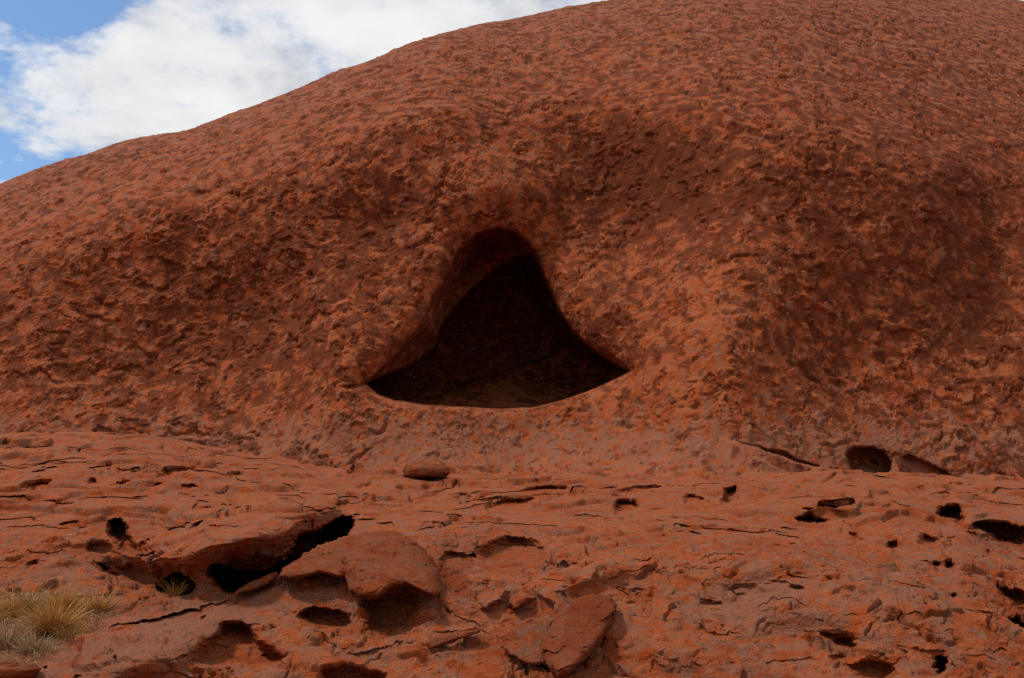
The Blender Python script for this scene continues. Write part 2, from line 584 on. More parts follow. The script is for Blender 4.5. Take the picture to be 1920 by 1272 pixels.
V_ = np.where(si_ > 0, V_ + 0.45 * sstep(0, 20, si_) * (1 - 0.5 * sstep(640, 720, PY) * sstep(800, 1050, PX)), V_)  # cave's own dark varnish plus painted shade, weaker at the lower right
V_ = V_ + 0.6 * np.where((so_ > 6) & (si_ <= 0), 1, 0) * sstep(1000, 900, PX)  # painted shade darkening the soffit left of the mouth
V_ = V_ + 0.55 * sstep(4, 14, s2)  # darker inside the small cave
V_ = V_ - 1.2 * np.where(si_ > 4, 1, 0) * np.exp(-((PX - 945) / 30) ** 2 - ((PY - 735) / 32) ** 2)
Gw = 0.22 + 0.42 * np.exp(-((PY - 840) / 60.0) ** 2) + 0.3 * up
wear_shade = np.stack([np.clip(V_, 0, 2.5), np.clip(Gw, 0, 1), 0 * V_], -1)
ids = np.zeros(PX.shape, int)
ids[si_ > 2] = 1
ids[s2 > 1] = 2
dome = split_grid(P, wear_shade, ids, m_dome, 'rock_hill', 'great red sandstone dome with a triangular cave in its face',
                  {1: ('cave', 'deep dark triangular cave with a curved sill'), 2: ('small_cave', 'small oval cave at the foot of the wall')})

# ================================================================== THE SHELF
CREST = [(-900, 830), (-200, 812), (0, 808), (180, 806), (300, 815), (400, 832), (480, 848), (640, 872), (760, 884), (900, 889), (1100, 890),
         (1200, 889), (1290, 888), (1355, 886), (1420, 884), (1490, 882), (1560, 882), (1650, 884), (1750, 886), (1920, 894),
         (2400, 915), (3000, 930)]
tt = bearings(1240, 40)
nc = len(tt)
ecr = np.full(nc, 0.02)
for _ in range(25):
    px, _y = sheet(tt, ecr)
    ecr = 0.5 * ecr + 0.5 * rise(spline(CREST, px))
NR = 520
ebot = rise(1440.0)
g1 = np.linspace(0, 1, NR)
# more rows where the shelf is seen aslant, fewer below the frame
dens = np.interp(g1, [0, 0.2, 0.3, 0.75, 1], [2.0, 1.7, 1.0, 0.9, 0.45])
gg = np.cumsum(dens); gg = (gg - gg[0]) / (gg[-1] - gg[0])
E = ebot + (ecr[None, :] - ebot) * gg[:, None]
T = np.broadcast_to(tt[None, :], E.shape)
PX, PY = sheet(T, E)
crest = spline(CREST, PX)
q = np.clip((1440 - PY) / (1440 - crest), 0, 1)
right = [(0, 7.2), (0.30, 8.4), (0.46, 9.1), (0.60, 9.8), (0.71, 10.7), (0.79, 11.8), (0.865, 13.1), (0.92, 14.5), (0.965, 15.9), (1.0, 17.4)]
left = [(0, 7.0), (0.26, 8.4), (0.40, 9.3), (0.50, 10.3), (0.64, 11.3), (0.76, 12.5), (0.86, 14.1), (0.94, 16.0), (1.0, 18.0)]
wl = sstep(760, 260, PX)
Yb = spline(right, q) * (1 - wl) + spline(left, q) * wl
Q_ = np.stack([PX / 45, PY / 28, PX * 0], -1)
WX = PX + 11 * fbm(Q_, 1, 3, 0.55, 8.0) + 6 * fbm(Q_, 0.3, 3, 0.5, 38.0)
WY = PY + 7 * fbm(Q_, 1, 3, 0.55, 18.0) + 4 * fbm(Q_, 0.3, 3, 0.5, 48.0)
D = np.zeros_like(Yb)
ids = np.zeros(PX.shape, int)
vis = np.zeros(PX.shape)
names = {}


def hollow(poly, depth, edge=5.0, soft_=0.0, bottom=None, vdark=0.0, part=None, warp=0.9, label=None, halo=0.05):
    """scoop a hollow: depth in metres, edge = how soon it falls away (px), bottom = a softer near rim"""
    global D, vis
    p = np.array(poly, float)
    for _ in range(2):
        nx = np.roll(p, -1, 0)
        p = np.stack([0.8 * p + 0.2 * nx, 0.2 * p + 0.8 * nx], 1).reshape(-1, 2)
    poly = p
    x0, y0, x1, y1 = p[:, 0].min() - 45, p[:, 1].min() - 45, p[:, 0].max() + 45, p[:, 1].max() + 45
    m = (PX > x0) & (PX < x1) & (PY > y0) & (PY < y1)
    if not m.any():
        return
    X = PX[m] + warp * (WX[m] - PX[m]); Y = PY[m] + warp * (WY[m] - PY[m])
    s = sdf(poly, X, Y)
    w = edge
    if bottom is not None:
        f = np.clip((Y - p[:, 1].min()) / max(1, p[:, 1].max() - p[:, 1].min()), 0, 1)
        w = edge + (bottom - edge) * f
    d = depth * sstep(0, 1, s / w) + halo * np.exp(np.clip(s, -60, 0) / 9.0) * np.where(s < 0, 1, 1)
    D[m] += d
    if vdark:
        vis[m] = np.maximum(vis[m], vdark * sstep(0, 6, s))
    if part:
        k = len(names) + 1
        names[k] = (part, label)
        im = ids[m]
        im[s > 1.0] = k
        ids[m] = im


def swell(poly, height, top=40.0, low=8.0, warp=0.6):
    """bulge with a long back and a short steep underside"""
    global D
    p = np.array(poly, float)
    m = (PX > p[:, 0].min()) & (PX < p[:, 0].max()) & (PY > p[:, 1].min()) & (PY < p[:, 1].max())
    X = PX[m] + warp * (WX[m] - PX[m]); Y = PY[m] + warp * (WY[m] - PY[m])
    s = sdf(poly, X, Y)
    f = np.clip((Y - p[:, 1].min()) / max(1, p[:, 1].max() - p[:, 1].min()), 0, 1) ** 2
    D[m] -= height * sstep(0, 1, s / (top + (low - top) * f))


def ledge(line, thick, reach=22.0):
    """plate that ends in a sharp overhanging edge along the line"""
    global D
    xs = np.array([p[0] for p in line], float); ys = np.array([p[1] for p in line], float)
    L = xs[-1] - xs[0]
    m = (PX > xs[0]) & (PX < xs[-1]) & (PY > ys.min() - reach - 8) & (PY < ys.max() + 8)
    X, Y = WX[m], WY[m]
    yl = np.interp(X, xs, ys)
    d = yl - Y                     # >0 above the edge
    end = sstep(0, 0.25, (X - xs[0]) / L) * sstep(0, 0.25, (xs[-1] - X) / L)
    D[m] -= 0.45 * thick * end * np.where(d > 0, np.clip(1 - d / reach, 0, 1) ** 1.5, 0)
    D[m] += 0.10 * thick * end * np.where(d <= 0, np.exp(d / 6.0), 0)


# broad forms
def sh(cx_, cy_, rx, ry, a, rot=0.0):
    global D
    D += 1.25 * a * soft(cx_, cy_, rx, ry, rot)


sh(450, 1000, 150, 48, -1.5, -0.25)           # the nose over the big cavity
sh(430, 940, 180, 30, -0.25, -0.1)
sh(260, 1075, 110, 22, 0.5, 0.3)
sh(240, 1085, 60, 30, 0.3, 0.5)
sh(275, 1240, 80, 45, -0.55)                    # bump bottom left
sh(560, 1205, 190, 60, -0.15, -0.3)
sh(350, 1190, 180, 40, -0.35, -0.35)
sh(1330, 1130, 150, 60, 0.25)
sh(1560, 935, 110, 22, -0.6)
sh(1540, 968, 60, 12, 0.25)
sh(1770, 970, 40, 20, 0.25)
sh(1880, 1010, 60, 26, 0.45, 0.5)
sh(1700, 1020, 90, 14, 0.15)
sh(1840, 960, 60, 30, -0.5, 0.4)
sh(1180, 990, 130, 22, -0.4)
sh(860, 1000, 120, 30, -0.4, -0.1)
sh(1100, 1080, 90, 26, -0.3, -0.3)
sh(1450, 1060, 120, 30, -0.3, -0.1)
sh(1240, 1210, 110, 36, -0.25, 0.2)
sh(1500, 1200, 90, 40, 0.25)
sh(1650, 1130, 260, 90, -0.3)
sh(1880, 1030, 60, 90, 0.5, -0.6)
sh(1000, 1130, 90, 50, 0.25)
sh(1200, 1030, 200, 40, -0.25)
sh(690, 1150, 100, 40, 0.2)
# the sandy pocket with the grass
sh(60, 1180, 130, 50, 0.25)

D0 = D.copy()
# slab C: its upper edge stands over a shadowed gap
ledge([(185, 1185), (235, 1167), (300, 1148), (360, 1130), (405, 1121), (440, 1112)], 0.34, 34)
Lc = spline([(400, 1052), (420, 1058), (450, 1067), (500, 1064), (540, 1040), (580, 998), (667, 956), (720, 930)], WX)
Bc = np.interp(PX, [380, 430, 470, 522, 560, 612, 661, 700], [1085, 1107, 1100, 1074, 1046, 1016, 1001, 990])
D += 0.75 * sstep(-48, 6, WY - Lc) * sstep(395, 450, PX) * sstep(668, 640, PX) * (PY < Bc)
H_ = 'hollow'
hollow([(380, 1078), (393, 1063), (418, 1058), (448, 1067), (480, 1070), (512, 1063), (532, 1047), (548, 1022), (560, 1000), (590, 987), (625, 967),
        (667, 955), (661, 1003), (612, 1018), (560, 1048), (522, 1078), (500, 1090), (470, 1102), (430, 1109), (400, 1100)],
       2.2, 10, part=H_, label='long black cavity under the rounded nose of rock')
hollow([(197, 965), (222, 960), (236, 975), (246, 1000), (260, 1022), (262, 1040), (250, 1047), (222, 1042), (214, 1022), (200, 1003), (206, 985)],
       0.95, 5, bottom=24, part=H_, label='arched hole opening upward to a dark tip')
hollow([(155, 1025), (165, 1012), (200, 1007), (215, 1022), (222, 1043), (170, 1041)], 0.22, 12, bottom=10, part=H_)
hollow([(172, 1056), (195, 1060), (225, 1072), (232, 1100), (205, 1087), (180, 1070)], 0.35, 6, bottom=20, part=H_)
hollow([(292, 1098), (305, 1085), (330, 1076), (350, 1085), (361, 1100), (352, 1113), (300, 1112)], 1.1, 8, part=H_, label='low hollow with dry grass in its mouth')
hollow([(250, 1042), (290, 1031), (292, 1038), (262, 1048)], 0.5, 4)
hollow([(348, 1240), (362, 1212), (398, 1186), (412, 1160), (450, 1154), (470, 1162), (490, 1190), (520, 1204), (538, 1225), (530, 1247), (500, 1242),
        (480, 1256), (440, 1243), (400, 1252), (355, 1250)], 0.50, 8, bottom=36, part=H_, label='scooped recess with a peaked overhanging rim')
hollow([(480, 1225), (500, 1212), (520, 1212), (537, 1228), (528, 1244), (505, 1246)], 0.12, 8)
hollow([(552, 1148), (565, 1132), (600, 1126), (640, 1132), (660, 1148), (666, 1172), (640, 1182), (600, 1178), (565, 1166)], 0.45, 8, bottom=22,
       part=H_, label='dark oval pit')
hollow([(668, 1112), (700, 1112), (760, 1100), (797, 1112), (792, 1150), (772, 1180), (735, 1199), (690, 1196), (674, 1182), (688, 1150)], 0.40, 16,
       bottom=34, part=H_, label='smooth niche beneath the overhanging cap boulder')
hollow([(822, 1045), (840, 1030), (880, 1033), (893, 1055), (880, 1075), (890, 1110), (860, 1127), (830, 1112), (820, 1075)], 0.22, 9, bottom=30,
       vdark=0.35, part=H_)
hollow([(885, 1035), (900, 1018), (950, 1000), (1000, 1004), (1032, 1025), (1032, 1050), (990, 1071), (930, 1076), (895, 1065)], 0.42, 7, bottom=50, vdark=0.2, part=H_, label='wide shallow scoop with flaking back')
hollow([(878, 1038), (888, 1031), (894, 1037), (891, 1046), (884, 1045)], 0.7, 3)
hollow([(590, 1252), (640, 1239), (700, 1242), (729, 1254), (727, 1290), (610, 1290)], 0.32, 10, bottom=24, part=H_)
# slots in the upper shelf
slots = [
    [(37, 908), (70, 903), (102, 902), (88, 912), (45, 916)],
    [(-10, 936), (40, 935), (62, 939), (40, 942), (-10, 941)],
    [(78, 938), (135, 936), (140, 940), (85, 943)],
    [(160, 900), (178, 893), (186, 900), (172, 906)],
    [(200, 904), (232, 898), (256, 903), (230, 908)],
    [(284, 900), (300, 898), (315, 903), (300, 908)],
    [(335, 905), (360, 900), (378, 904), (368, 911), (345, 911)],
    [(292, 888), (308, 880), (350, 877), (372, 879), (345, 885), (310, 891)],
    [(418, 890), (440, 884), (462, 886), (440, 894)],
    [(666, 910), (676, 901), (698, 899), (705, 905), (690, 912)],
    [(768, 944), (772, 930), (800, 921), (828, 914), (856, 907), (856, 912), (822, 925), (800, 939)],
    [(972, 917), (1000, 911), (1050, 909), (1074, 915), (1062, 921), (1000, 921)],
    [(1150, 925), (1158, 913), (1190, 909), (1240, 907), (1230, 916), (1200, 922), (1165, 929)],
    [(1241, 908), (1252, 902), (1266, 906), (1262, 914), (1248, 914)],
    [(1330, 860), (1338, 852), (1347, 856), (1341, 863)],
    [(1464, 892), (1480, 888), (1490, 890), (1476, 895)],
    [(1540, 900), (1558, 890), (1570, 890), (1556, 900)],
    [(1642, 889), (1672, 887), (1670, 891), (1645, 892)],
    [(1765, 903), (1790, 906), (1842, 908), (1846, 917), (1820, 922), (1792, 918)],
    [(1578, 972), (1600, 980), (1642, 988), (1640, 996), (1612, 994), (1588, 984)],
    [(1590, 998), (1612, 1001), (1632, 1010), (1610, 1013)],
    [(1660, 1020), (1668, 1010), (1684, 1011), (1692, 1022), (1676, 1027)],
    [(1720, 1012), (1732, 1001), (1758, 1004), (1764, 1012), (1750, 1023), (1730, 1022)],
    [(1744, 1054), (1756, 1047), (1766, 1053), (1764, 1062), (1750, 1062)],
    [(1768, 1058), (1776, 1049), (1790, 1052), (1792, 1062), (1774, 1065)],
    [(1846, 1030), (1860, 1030), (1877, 1044), (1874, 1051), (1858, 1044)],
    [(1783, 1113), (1788, 1109), (1797, 1111), (1795, 1117), (1786, 1117)],
    [(1336, 876), (1340, 873), (1342, 877), (1338, 879)],
    [(1362, 876), (1366, 874), (1369, 878), (1364, 880)],
]
for i, s_ in enumerate(slots):
    cx_, cy_ = np.mean([p_[0] for p_ in s_]), np.mean([p_[1] for p_ in s_])
    s_ = [(cx_ + (a_ - cx_) * 1.12, cy_ + (b_ - cy_) * 1.45) for a_, b_ in s_]
    sh(cx_, cy_ + 3, 28, 9, 0.05)
    big = i not in (1, 2, 13, 15, 17, 26, 27, 28)
    hh = max(p_[1] for p_ in s_) - min(p_[1] for p_ in s_)
    hollow(s_, 0.5 if i in (10, 11, 12) else 0.27 if big else 0.18, 3.5, bottom=max(5.0, 0.7 * hh), part=H_ if big else None, warp=0.7,
           halo=0.10 if s_[0][1] < 960 else 0.05)
hollow([(905, 950), (930, 932), (980, 925), (1010, 925), (990, 943), (950, 958), (925, 958)], 0.45, 6, bottom=14, part=H_)
hollow([(855, 940), (890, 926), (908, 928), (890, 940), (870, 944)], 0.3, 5)
sh(1175, 948, 45, 14, 0.2)
sh(1365, 926, 40, 16, 0.25)
sh(960, 940, 60, 14, 0.2)
sh(810, 930, 60, 12, 0.2)
hollow([(1142, 945), (1152, 935), (1195, 933), (1206, 945), (1180, 962), (1150, 965)], 0.45, 5, bottom=14, part=H_)
hollow([(1350, 925), (1362, 908), (1380, 906), (1388, 920), (1378, 938), (1360, 946), (1350, 940)], 0.7, 5, bottom=14, part=H_, label='two-lobed pit with a raised edge')
hollow([(1276, 925), (1290, 917), (1330, 925), (1352, 948), (1300, 950), (1280, 940)], 0.45, 6, bottom=16, part=H_)
hollow([(1500, 950), (1520, 943), (1560, 941), (1578, 950), (1560, 957), (1520, 956)], 0.45, 6, bottom=10, part=H_, label='upper of two shadowed sockets side by side')
hollow([(1488, 966), (1500, 960), (1540, 963), (1558, 966), (1550, 976), (1520, 980), (1495, 974)], 0.6, 5, bottom=10, part=H_, label='lower of two shadowed sockets side by side')
hollow([(1752, 958), (1765, 944), (1795, 941), (1804, 950), (1810, 975), (1800, 985), (1780, 972), (1762, 966)], 0.9, 6, bottom=14, part=H_, label='black hole in the right shoulder of the shelf')
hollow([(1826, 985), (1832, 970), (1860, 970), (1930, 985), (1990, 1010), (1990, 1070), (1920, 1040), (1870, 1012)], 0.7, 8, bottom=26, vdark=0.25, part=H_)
hollow([(1800, 985), (1826, 990), (1870, 1014), (1925, 1052), (1990, 1090), (1990, 1104), (1920, 1068), (1860, 1028)], 0.16, 6)
hollow([(1862, 1094), (1895, 1100), (1925, 1108), (1990, 1130), (1990, 1190), (1915, 1180), (1900, 1140), (1875, 1120)], 0.5, 12, bottom=18, part=H_)
hollow([(1884, 1155), (1905, 1158), (1925, 1170), (1925, 1186), (1900, 1172)], 0.5, 4)
hollow([(1522, 1203), (1540, 1190), (1590, 1187), (1612, 1200), (1612, 1222), (1585, 1228), (1560, 1215)], 0.16, 8, bottom=18, part=H_)
hollow([(1558, 1216), (1572, 1203), (1600, 1202), (1612, 1215), (1606, 1226), (1570, 1226)], 0.18, 6, bottom=12)
hollow([(1575, 1238), (1600, 1243), (1630, 1234), (1668, 1240), (1678, 1262), (1665, 1290), (1620, 1285), (1600, 1262)], 0.26, 8, bottom=24, part=H_, label='open pit at the lower edge')
hollow([(1746, 1250), (1752, 1234), (1766, 1231), (1776, 1244), (1770, 1264), (1756, 1269), (1750, 1262)], 0.55, 5, warp=1.5, bottom=10, part=H_, label='small black upright hole')
hollow([(1430, 888), (1500, 880), (1510, 884), (1440, 893)], 0.2, 4)

swell([(895, 1120), (905, 1100), (940, 1098), (955, 1110), (945, 1130), (915, 1140), (900, 1135)], 0.22, 16, 6)
swell([(950, 1120), (960, 1102), (990, 1100), (1004, 1118), (990, 1136), (965, 1142), (950, 1134)], 0.28, 16, 6)
swell([(1500, 925), (1560, 905), (1640, 915), (1650, 935), (1580, 950), (1510, 945)], 0.25, 30, 6)
for ln, th, rc in [
    ([(1178, 1103), (1200, 1101), (1225, 1106)], 0.08, 14), ([(1290, 1170), (1335, 1186), (1370, 1189), (1400, 1189)], 0.08, 16),
    ([(1300, 1045), (1350, 1038), (1395, 1036)], 0.07, 10), ([(1250, 975), (1300, 968), (1380, 972)], 0.12, 8),
    ([(1590, 1096), (1640, 1094), (1700, 1100), (1760, 1110)], 0.07, 12), ([(1440, 1090), (1470, 1098), (1500, 1110)], 0.06, 12),
    ([(1800, 1140), (1830, 1147), (1862, 1160)], 0.07, 12), ([(1700, 1215), (1740, 1220), (1780, 1225)], 0.08, 16),
    ([(1030, 1055), (1080, 1056), (1120, 1045)], 0.12, 12), ([(1190, 1080), (1205, 1066), (1222, 1060)], 0.08, 10),
    ([(800, 1170), (850, 1176), (905, 1174)], 0.09, 10), ([(640, 1215), (700, 1212), (750, 1200), (790, 1190)], 0.12, 10),
    ([(0, 985), (80, 982), (150, 990)], 0.08, 10), ([(20, 1030), (80, 1034), (140, 1032)], 0.08, 12),
    ([(170, 1055), (230, 1060), (300, 1050), (360, 1040)], 0.12, 8), ([(120, 1125), (160, 1118), (230, 1110), (250, 1130)], 0.12, 12),
    ([(560, 1185), (600, 1190), (640, 1205)], 0.08, 10), ([(840, 990), (900, 985), (960, 975)], 0.1, 8),
    ([(1150, 1245), (1170, 1252), (1192, 1270)], 0.10, 16), ([(440, 1175), (470, 1180), (500, 1195)], 0.1, 10),
    ([(1590, 1205), (1640, 1240), (1680, 1250)], 0.06, 10), ([(560, 960), (600, 945), (680, 935), (740, 935)], 0.12, 10),
    ([(0, 868), (120, 862), (200, 860)], 0.12, 6), ([(180, 850), (260, 852), (400, 848)], 0.10, 6),
    ([(380, 920), (440, 910), (520, 905)], 0.12, 6), ([(860, 900), (950, 896), (1060, 898)], 0.15, 5),
    ([(1080, 990), (1140, 985), (1200, 990)], 0.08, 8), ([(1440, 1130), (1480, 1128), (1520, 1140)], 0.05, 10),
]:
    ledge(ln, th, rc)

Yd = Yb + D
P = np.stack([T * Yd, Yd, EYE + E * Yd], -1)
up_ = sstep(1080, 960, PY) * (PY < 1500)
D += up_ * (0.16 * seams(P, 1.3, 201.0) + 0.10 * seams(P, 0.7, 211.0)) + (1 - up_) * (0.04 * seams(P, 0.3, 221.0, (0.8, 0.9, 1), k=0.8, bed=1.0, cover=-0.05) + 0.02 * seams(P, 0.16, 231.0, (0.8, 0.9, 1), k=0.8, bed=1.0, cover=-0.05))
pk = fbm(P, 0.42, 4, 0.5, 171.0, (0.7, 0.33, 2.2))
zone = fbm(P, 2.2, 2, 0.5, 191.0)
soilm = sdf([(-80, 1128), (40, 1122), (205, 1122), (215, 1150), (100, 1235), (60, 1262), (-80, 1262)], PX, PY) > -10
th_ = 0.40 - 0.22 * sstep(0.0, 0.35, zone) - 0.06 * sstep(1060, 960, PY)
D += 0.13 * sstep(0, 0.10, pk - th_) * (~soilm) * np.where(ids > 0, 0.2, 1)
Yd = Yb + D
P = np.stack([T * Yd, Yd, EYE + E * Yd], -1)
Y0_ = Yb + D0
N0 = grid_normals(np.stack([T * Y0_, Y0_, EYE + E * Y0_], -1))
N0 = -N0 if N0[200, 600, 2] < 0 else N0
rows_back = []
cur = P[-1].copy()
for i in range(14):
    cur = cur + np.stack([tt * 0.6, np.full(nc, 0.6), np.full(nc, -0.03 - 0.02 * i)], -1)
    rows_back.append(cur.copy())
nb = len(rows_back)
P = np.concatenate([P, np.array(rows_back)], 0)
pad = ((0, nb), (0, 0))
PX = np.pad(PX, pad, mode='edge'); PY = np.pad(PY, pad, mode='edge'); ids = np.pad(ids, pad)
vis = np.pad(vis, pad); crest = np.pad(crest, pad, mode='edge')
Dn = np.pad(D, pad, mode='edge')
Nn = np.concatenate([N0, np.repeat(N0[-1:], nb, 0)], 0)
soil = sstep(-16, 14, sdf([(-80, 1128), (40, 1122), (130, 1118), (205, 1122), (215, 1150), (180, 1180), (130, 1205), (100, 1235), (60, 1262), (-80, 1262)], PX, PY))
nearw = sstep(1000, 1120, PY)
rough = np.where(ids > 0, 0.45, 1.0) * (1 - 0.75 * soil)
smoothC = 1 - 0.6 * soft(330, 1190, 230, 60, -0.35) - 0.5 * soft(1400, 1130, 120, 60)
farm = sstep(1060, 950, PY)
H = 0.13 * (1 - 0.8 * farm) * fbm(P, 2.4, 3, 0.5, 2.0, (1, 1, 1.4)) + 0.04 * (1 - 0.7 * farm) * fbm(P, 0.7, 4, 0.5, 6.0, (1, 1, 2))
near = 1 - farm
H += smoothC * rough * near * (0.050 * flakes(P, 0.50, 5.0, bed=1.2, k=1.1, wst=(1, 0.7, 1)) + 0.042 * flakes(P, 0.25, 15.0, bed=1.0, k=1.0, wst=(1, 0.8, 1), cover=-0.06)
                               + 0.020 * flakes(P, 0.12, 27.0, bed=1.0, wst=(1, 0.7, 1), cover=-0.06, k=1.0) + 0.012 * fbm(P, 0.12, 3, 0.65, 61.0))
H += smoothC * rough * farm * (0.055 * flakes(P, 1.6, 35.0, bed=2.0, wst=(0.7, 0.6, 1), cover=0.06, k=1.2) + 0.055 * flakes(P, 0.95, 45.0, bed=2.0, wst=(0.8, 0.55, 1), cover=0.06, k=1.1)
                               + 0.030 * flakes(P, 0.55, 49.0, bed=1.0, wst=(0.8, 0.5, 1), cover=0.1, k=1.0) + 0.025 * fbm(P, 0.4, 3, 0.6, 65.0, (0.8, 0.5, 1)))
pit = fbm(P, 0.5, 2, 0.4, 71.0, (1, 1, 1.5))
H -= 0.05 * sstep(0.42, 0.60, pit) * rough * near
H = H - 0.055 * farm - 0.02 * near
P = P + Nn * H[..., None]
greyw = 0.35 + 0.5 * soft(330, 1180, 230, 50, -0.35) + 0.5 * soft(1410, 1130, 110, 60) + 0.3 * soft(860, 1060, 60, 60) + 0.3 * soft(1880, 1000, 60, 50)
greyw = greyw + 0.25 * soft(1700, 1100, 100, 60) + 0.2 * soft(100, 1080, 120, 40)
greyw = np.where(ids > 0, greyw * 0.4, greyw)
wear_shade = np.stack([np.clip(vis, 0, 1), np.clip(greyw, 0, 1), soil * 0.9], -1)
shelf = split_grid(P, wear_shade, ids, m_shelf, 'rock_shelf', 'pitted red sandstone shelf rising to the foot of the dome', names)
SH_P, SH_X, SH_Y = P, PX, PY


def ground_at(px, py):
    """the shelf's surface at a place on the sheet"""
    i = np.argmin((SH_X - px) ** 2 + (SH_Y - py) ** 2)
    return Vector(SH_P.reshape(-1, 3)[i])


# ================================================================== GROUND
ng = 90
ax = np.sign(np.linspace(-1, 1, ng)) * np.abs(np.linspace(-1, 1, ng)) ** 3 * 3000
GX, GY = np.meshgrid(ax, ax)
GP = np.stack([GX, GY, -0.35 + 0.05 * fbm(np.stack([GX, GY, GX * 0], -1), 4, 3)], -1)
m_sand = rock_material('sand', 0.5, 0.9, varnish=False)
link('ground', mesh_from(GP.reshape(-1, 3), grid_faces(ng, ng), np.stack([GX * 0, GX * 0, GX * 0 + 1], -1).reshape(-1, 3)), m_sand, kind='structure',
     label='flat red sand plain')


# ================================================================== BOULDERS
def boulder(name, outline, Y, thick, label, cat='boulder', seed=0, tilt=0.0, lift=0.06, wearv=(0.22, 0.1, 0), facets=None, back=0.6, group=None,
            rough_=1.0, mat=None, square=0.55):
    """solid stone with the given outline; Y distance, thick = half depth in metres, tilt = how much its top leans away (m per m)"""
    p = np.array(outline, float)
    c = p.mean(0)
    # smooth closed outline
    na = 220
    seg = np.linalg.norm(np.roll(p, -1, 0) - p, axis=1)
    s = np.concatenate([[0], np.cumsum(seg)])
    u = np.linspace(0, s[-1], na, endpoint=False)
    pc = np.vstack([p, p[:1]])
    ox = np.interp(u, s, pc[:, 0]); oy = np.interp(u, s, pc[:, 1])
    ker = np.array([1, 2, 3, 2, 1.]) / 9
    for _ in range(1):
        ox = np.convolve(np.concatenate([ox[-2:], ox, ox[:2]]), ker, 'valid')
        oy = np.convolve(np.concatenate([oy[-2:], oy, oy[:2]]), ker, 'valid')
    nr_ = 44
    lat = np.linspace(-math.pi / 2, math.pi / 2, nr_ * 2)
    rad = np.clip(np.cos(lat), 0, 1) ** square
    dep = np.sin(lat)
    X = c[0] + rad[:, None] * (ox - c[0])[None, :]
    Yp = c[1] + rad[:, None] * (oy - c[1])[None, :]
    dd = np.where(dep > 0, dep * back, dep)[:, None] * thick * np.ones((1, na))
    zz = (c[1] - Yp) / FP * Y
    Yw = Y + dd + tilt * zz
    sx_, sz_ = bearing(X, Yp), rise(Yp)
    Pb = np.stack([sx_ * Y, Yw, EYE + sz_ * Y], -1)
    Pb[..., 0] = sx_ * Yw
    Pb[..., 2] = EYE + sz_ * Yw
    Nb = Pb - Pb.mean((0, 1))
    Nb /= np.linalg.norm(Nb, axis=-1, keepdims=True) + 1e-9
    size = np.ptp(ox) / FP * Y
    h = size * rough_ * (0.07 * fbm(Pb, size * 0.45, 3, 0.5, seed) + 0.022 * fbm(Pb, size * 0.13, 4, 0.6, seed + 9)) \
        + rough_ * (0.024 * flakes(Pb, 0.30, seed + 3.0, bed=2.0, k=0.8) + 0.012 * flakes(Pb, 0.1, seed + 13.0, bed=1.2, k=0.8) + 0.006 * fbm(Pb, 0.08, 3, 0.6, 5.0))
    Pb = Pb + Nb * h[..., None]
    F = []
    R = nr_ * 2
    idx = np.arange(R * na).reshape(R, na)
    a = idx[:-1]; b = idx[1:]
    F = np.stack([a, np.roll(a, -1, 1), np.roll(b, -1, 1), b], -1).reshape(-1, 4)
    V = Pb.reshape(-1, 3)
    base = Vector((float(V[:, 0].mean()), float(V[:, 1].mean()), float(V[:, 2].min())))
    V = V - np.array(base)
    me = mesh_from(V, F, np.tile(np.array(wearv, np.float32), (len(V), 1)), name=name)
    o = link(name, me, mat or m_bould, label=label, cat=cat, group=group)
    o.location = base
    return o


def surfY(px, py):
    return ground_at(px, py).y


boulder('boulder', [(757, 880), (762, 871), (790, 866), (815, 869), (840, 876), (844, 888), (832, 897), (800, 898), (770, 898), (758, 891)],
        surfY(800, 897) + 0.25, 0.5, 'small flat boulder balanced on the crest of the shelf', seed=3, rough_=0.6)
boulder('boulder', [(655, 1085), (640, 1050), (655, 1015), (690, 999), (742, 997), (780, 1018), (806, 1048), (822, 1080), (826, 1112), (815, 1119), (798, 1112),
                    (770, 1101), (735, 1106), (705, 1124), (675, 1120), (657, 1106)],
        10.05, 0.50, 'rounded cap boulder overhanging the smooth niche', seed=7, tilt=2.0, back=1.4, square=0.55)
boulder('boulder', [(523, 1080), (530, 1066), (560, 1050), (610, 1024), (660, 1003), (700, 1000), (690, 1040), (668, 1075), (640, 1084), (600, 1074), (565, 1084), (540, 1086)],
        10.35, 0.32, 'long wedge-shaped boulder leaning under the cap boulder beside the black cavity', seed=17, tilt=2.0, back=1.4, square=0.42)
boulder('boulder', [(437, 1116), (450, 1104), (480, 1088), (510, 1075), (521, 1073), (520, 1082), (500, 1098), (470, 1110)],
        10.25, 0.16, 'slim rounded rock lying in the mouth of the black cavity', seed=23, tilt=0.6)
boulder('rock_slab', [(1020, 1215), (1026, 1188), (1045, 1158), (1080, 1126), (1110, 1116), (1140, 1120), (1156, 1133), (1154, 1146), (1143, 1152), (1146, 1172),
                      (1136, 1190), (1112, 1220), (1085, 1246), (1062, 1266), (1044, 1270), (1032, 1250)],
        8.90, 0.30, 'dark tapering slab with a ragged corner lying on the slope', cat='rock slab', seed=29, tilt=1.6, back=1.0, square=0.32, wearv=(0.25, 0.1, 0))
boulder('rock_slab', [(943, 1215), (950, 1190), (975, 1172), (1010, 1165), (1040, 1160), (1030, 1190), (1022, 1215), (1024, 1245), (1005, 1248), (975, 1240), (955, 1228)],
        8.90, 0.12, 'low flat slab tucked against the left flank of the ragged slab', cat='rock slab', seed=31, tilt=1.6, square=0.32, wearv=(0.05, 0.45, 0))
boulder('rock_slab', [(797, 1206), (806, 1196), (850, 1186), (902, 1179), (898, 1187), (860, 1199), (825, 1212), (806, 1216)],
        surfY(850, 1205) - 0.03, 0.10, 'thin splinter slab lying below the niche', cat='rock slab', seed=37, tilt=0.6, rough_=0.6)
